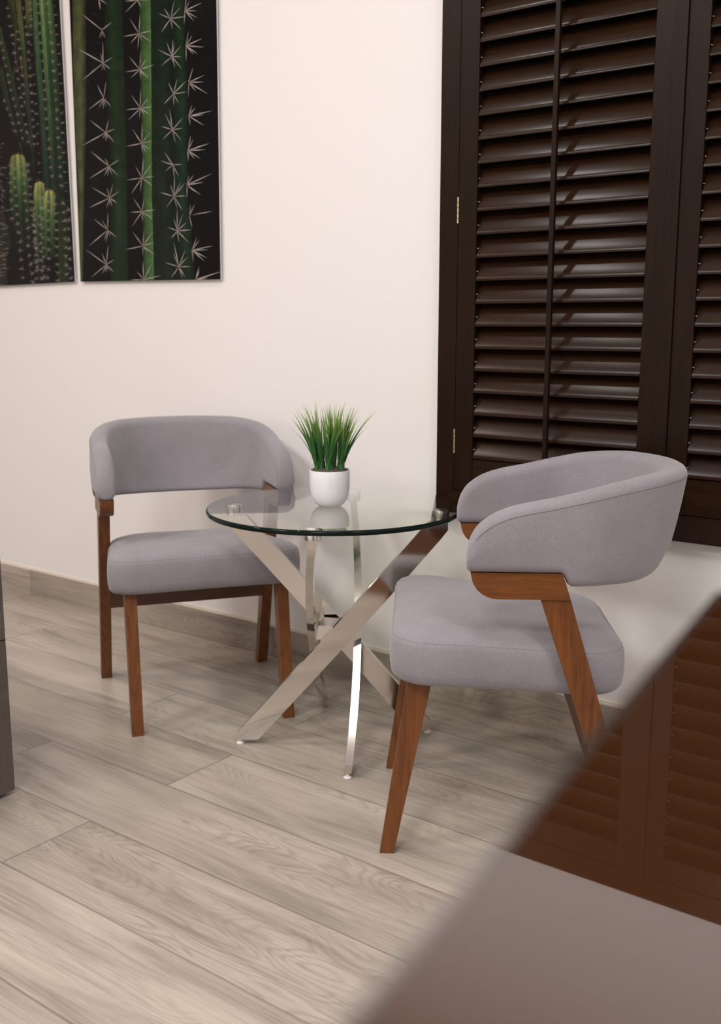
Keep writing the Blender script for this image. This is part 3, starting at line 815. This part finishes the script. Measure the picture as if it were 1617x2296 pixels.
prism(bm, c45, lambda p: (p[0], p[1], .298), lambda p: (p[0], p[1], .338)); bevel(bm, .003)
obj('hub', bm, M['chrome'], tb)

# ------------------------------------------------------------------ potted grass
PX, PY = TX - .010, TY - .006
pg = thing('potted_grass', 'small white pot of spiky green grass standing on the glass table', 'potted plant', (PX, PY, TZ1))
bm = bmesh.new()
prof = [(.0235, 0.0), (.030, .0012), (.0385, .007), (.0465, .018), (.0515, .032), (.0540, .048), (.0550, .066), (.0552, .098), (.0545, .0995), (.0525, .0995), (.0517, .098), (.0515, .085)]
lathe(bm, prof, 56, 0, 0, True, False); obj('pot', bm, M['ceramic'], pg, angle=60)
rnd = random.Random(3)
bm = bmesh.new()
rings = []
for r, z in ((.0512, .090), (.0505, .0985), (.044, .102), (.030, .1035), (.014, .104), (.004, .1045)):
    rings.append([((r + rnd.uniform(-.001, .0006)) * math.cos(2 * PI * i / 40), (r + rnd.uniform(-.001, .0006)) * math.sin(2 * PI * i / 40), z + rnd.uniform(-.0016, .0022)) for i in range(40)])
loft(bm, rings); obj('soil', bm, M['soil'], pg, smooth=False)
def blade(bm, cl, base, az, lean, length, width, curl):
    n = 9; prev = None
    p = Vector(base); pol = lean * .35
    side = Vector((-math.sin(az), math.cos(az), 0)); face = rnd.uniform(-.9, .9)
    side = Matrix.Rotation(face, 3, 'Z') @ side
    tone = rnd.uniform(.75, 1.15); yl = rnd.uniform(0, .5)
    rows = []
    for i in range(n + 1):
        t = i / n
        pol = lean * (.45 + .75 * t) + curl * t * t
        dirv = Vector((math.cos(az) * math.sin(pol), math.sin(az) * math.sin(pol), math.cos(pol)))
        w = width * (min(1, .45 + 2.2 * t) if t < .3 else max(.04, (1 - ((t - .3) / .7) ** 1.3)))
        nrm = dirv.cross(side).normalized()
        col = [a + (b - a) * max(0, (t - .45) / .55) * (.4 + yl) for a, b in zip((.040, .165, .036), (.42, .56, .10))]
        rows.append(([p - side * w, p + nrm * w * .35, p + side * w], tuple(min(1, c * tone) for c in col) + (1,)))
        p = p + dirv * (length / n)
    vv = [[bm.verts.new(q) for q in r[0]] for r in rows]
    for i in range(n):
        for j in (0, 1):
            f = bm.faces.new((vv[i][j], vv[i][j + 1], vv[i + 1][j + 1], vv[i + 1][j]))
            for l in f.loops: l[cl] = rows[i if l.vert in vv[i] else i + 1][1]
tufts = [(0, 0)] + [(.024 * math.cos(2 * PI * k / 5 + .5), .024 * math.sin(2 * PI * k / 5 + .5)) for k in range(5)] + [(.038 * math.cos(2 * PI * k / 6), .038 * math.sin(2 * PI * k / 6)) for k in range(6)]
for (x, y) in tufts:
    bm = bmesh.new(); cl = bm.loops.layers.float_color.new('Col')
    rr_ = math.hypot(x, y); az0 = math.atan2(y, x)
    for k in range(11):
        out = rr_ / .038
        az = az0 + rnd.gauss(0, .55) if rr_ > 0 else rnd.uniform(0, 2 * PI)
        lean = max(.02, rnd.uniform(.05, .56) * (.36 + .95 * out))
        blade(bm, cl, (x + rnd.uniform(-.003, .003), y + rnd.uniform(-.003, .003), .1035), az, lean, rnd.uniform(.125, .185), rnd.uniform(.0030, .0050), rnd.uniform(-.05, .22))
    # short sheath at the foot of the tuft
    f0 = len(bm.faces)
    lathe(bm, [(.0045, .098), (.0052, .106), (.004, .118), (.002, .125)], 8, x, y)
    bm.faces.ensure_lookup_table()
    for f in bm.faces[f0:]:
        for l in f.loops: l[cl] = (.04, .16, .03, 1)
    obj('grass_tuft', bm, M['leaf'], pg, angle=80)

# ------------------------------------------------------------------ counter close to the camera
CZ = 1.03
ct = thing('glossy_counter', 'glossy brown counter top close to the camera, mirroring the shutters', 'counter', (0, 0, 0))
E0 = Vector((-.0978, .1275)); E1 = Vector((-.1440, .4590))
dv = (E1 - E0).normalized(); dn = Vector((dv.y, -dv.x))                # dn points over the counter
far = E1; near = E0 - dv * .55
poly = [near, far, far + dn * 1.0, near + dn * 1.0]
bm = bmesh.new(); prism(bm, [tuple(p) for p in poly], lambda p: (p[0], p[1], CZ - .034), lambda p: (p[0], p[1], CZ)); bevel(bm, .0035, 4)
obj('counter_top', bm, M['counter'], ct)
bm = bmesh.new()
o1 = -.0020
prism(bm, [tuple(near), tuple(near + dn * o1), tuple(far + dn * o1 - dv * o1), tuple(far + dn * 1.0 - dv * o1), tuple(far + dn * 1.0), tuple(far)], lambda p: (p[0], p[1], CZ - .034), lambda p: (p[0], p[1], CZ + .0002)); bevel(bm, .0009, 2)
obj('edge_trim', bm, M['trim_metal'], ct)
ins = [near + dn * .06 + dv * .05, far + dn * .06 - dv * .06, far + dn * .94 - dv * .06, near + dn * .94 + dv * .05]
bm = bmesh.new(); prism(bm, [tuple(p) for p in ins], lambda p: (p[0], p[1], .0), lambda p: (p[0], p[1], CZ - .034)); bevel(bm, .002, 1)
obj('counter_body', bm, M['wood'], ct)

# ------------------------------------------------------------------ sofa at the left photo edge
SX1, SY1 = -2.133, 1.388
sf = thing('upholstered_sofa', 'dark taupe upholstered sofa corner at the left edge of the photo', 'sofa', (SX1 - .45, SY1 - .9, 0))
O = Vector((SX1 - .45, SY1 - .9, 0))
def spiece(name, b6, r, m=M['sofa'], seg=4):
    bm = boxbm(*b6, r, seg)
    for v in bm.verts: v.co -= O
    return obj(name, bm, m, sf, angle=50)
spiece('base', (SX1 - .86, SX1, SY1 - 1.8, SY1, .012, .40), .02)
spiece('seat_cushion', (SX1 - .64, SX1 - .004, SY1 - 1.60, SY1 - .19, .40, .53), .035)
spiece('arm', (SX1 - .86, SX1, SY1 - .18, SY1, .398, .60), .02)
spiece('arm', (SX1 - .86, SX1, SY1 - 1.8, SY1 - 1.62, .398, .60), .02)
spiece('backrest', (SX1 - .86, SX1 - .65, SY1 - 1.62, SY1 - .18, .39, .82), .04)
bm = bmesh.new(); tube(bm, [(SX1 - .0005, SY1 - .018, z) for z in (.03, .2, .39, .58)], .0014, 6)
for v in bm.verts: v.co -= O
obj('seam', bm, M['sofa'], sf)
for (x, y) in ((SX1 - .06, SY1 - .08), (SX1 - .80, SY1 - .08), (SX1 - .06, SY1 - 1.72), (SX1 - .80, SY1 - 1.72)):
    bm = bmesh.new(); lathe(bm, [(.02, 0), (.022, .014)], 16, x, y)
    for v in bm.verts: v.co -= O
    obj('foot', bm, M['dark'], sf)
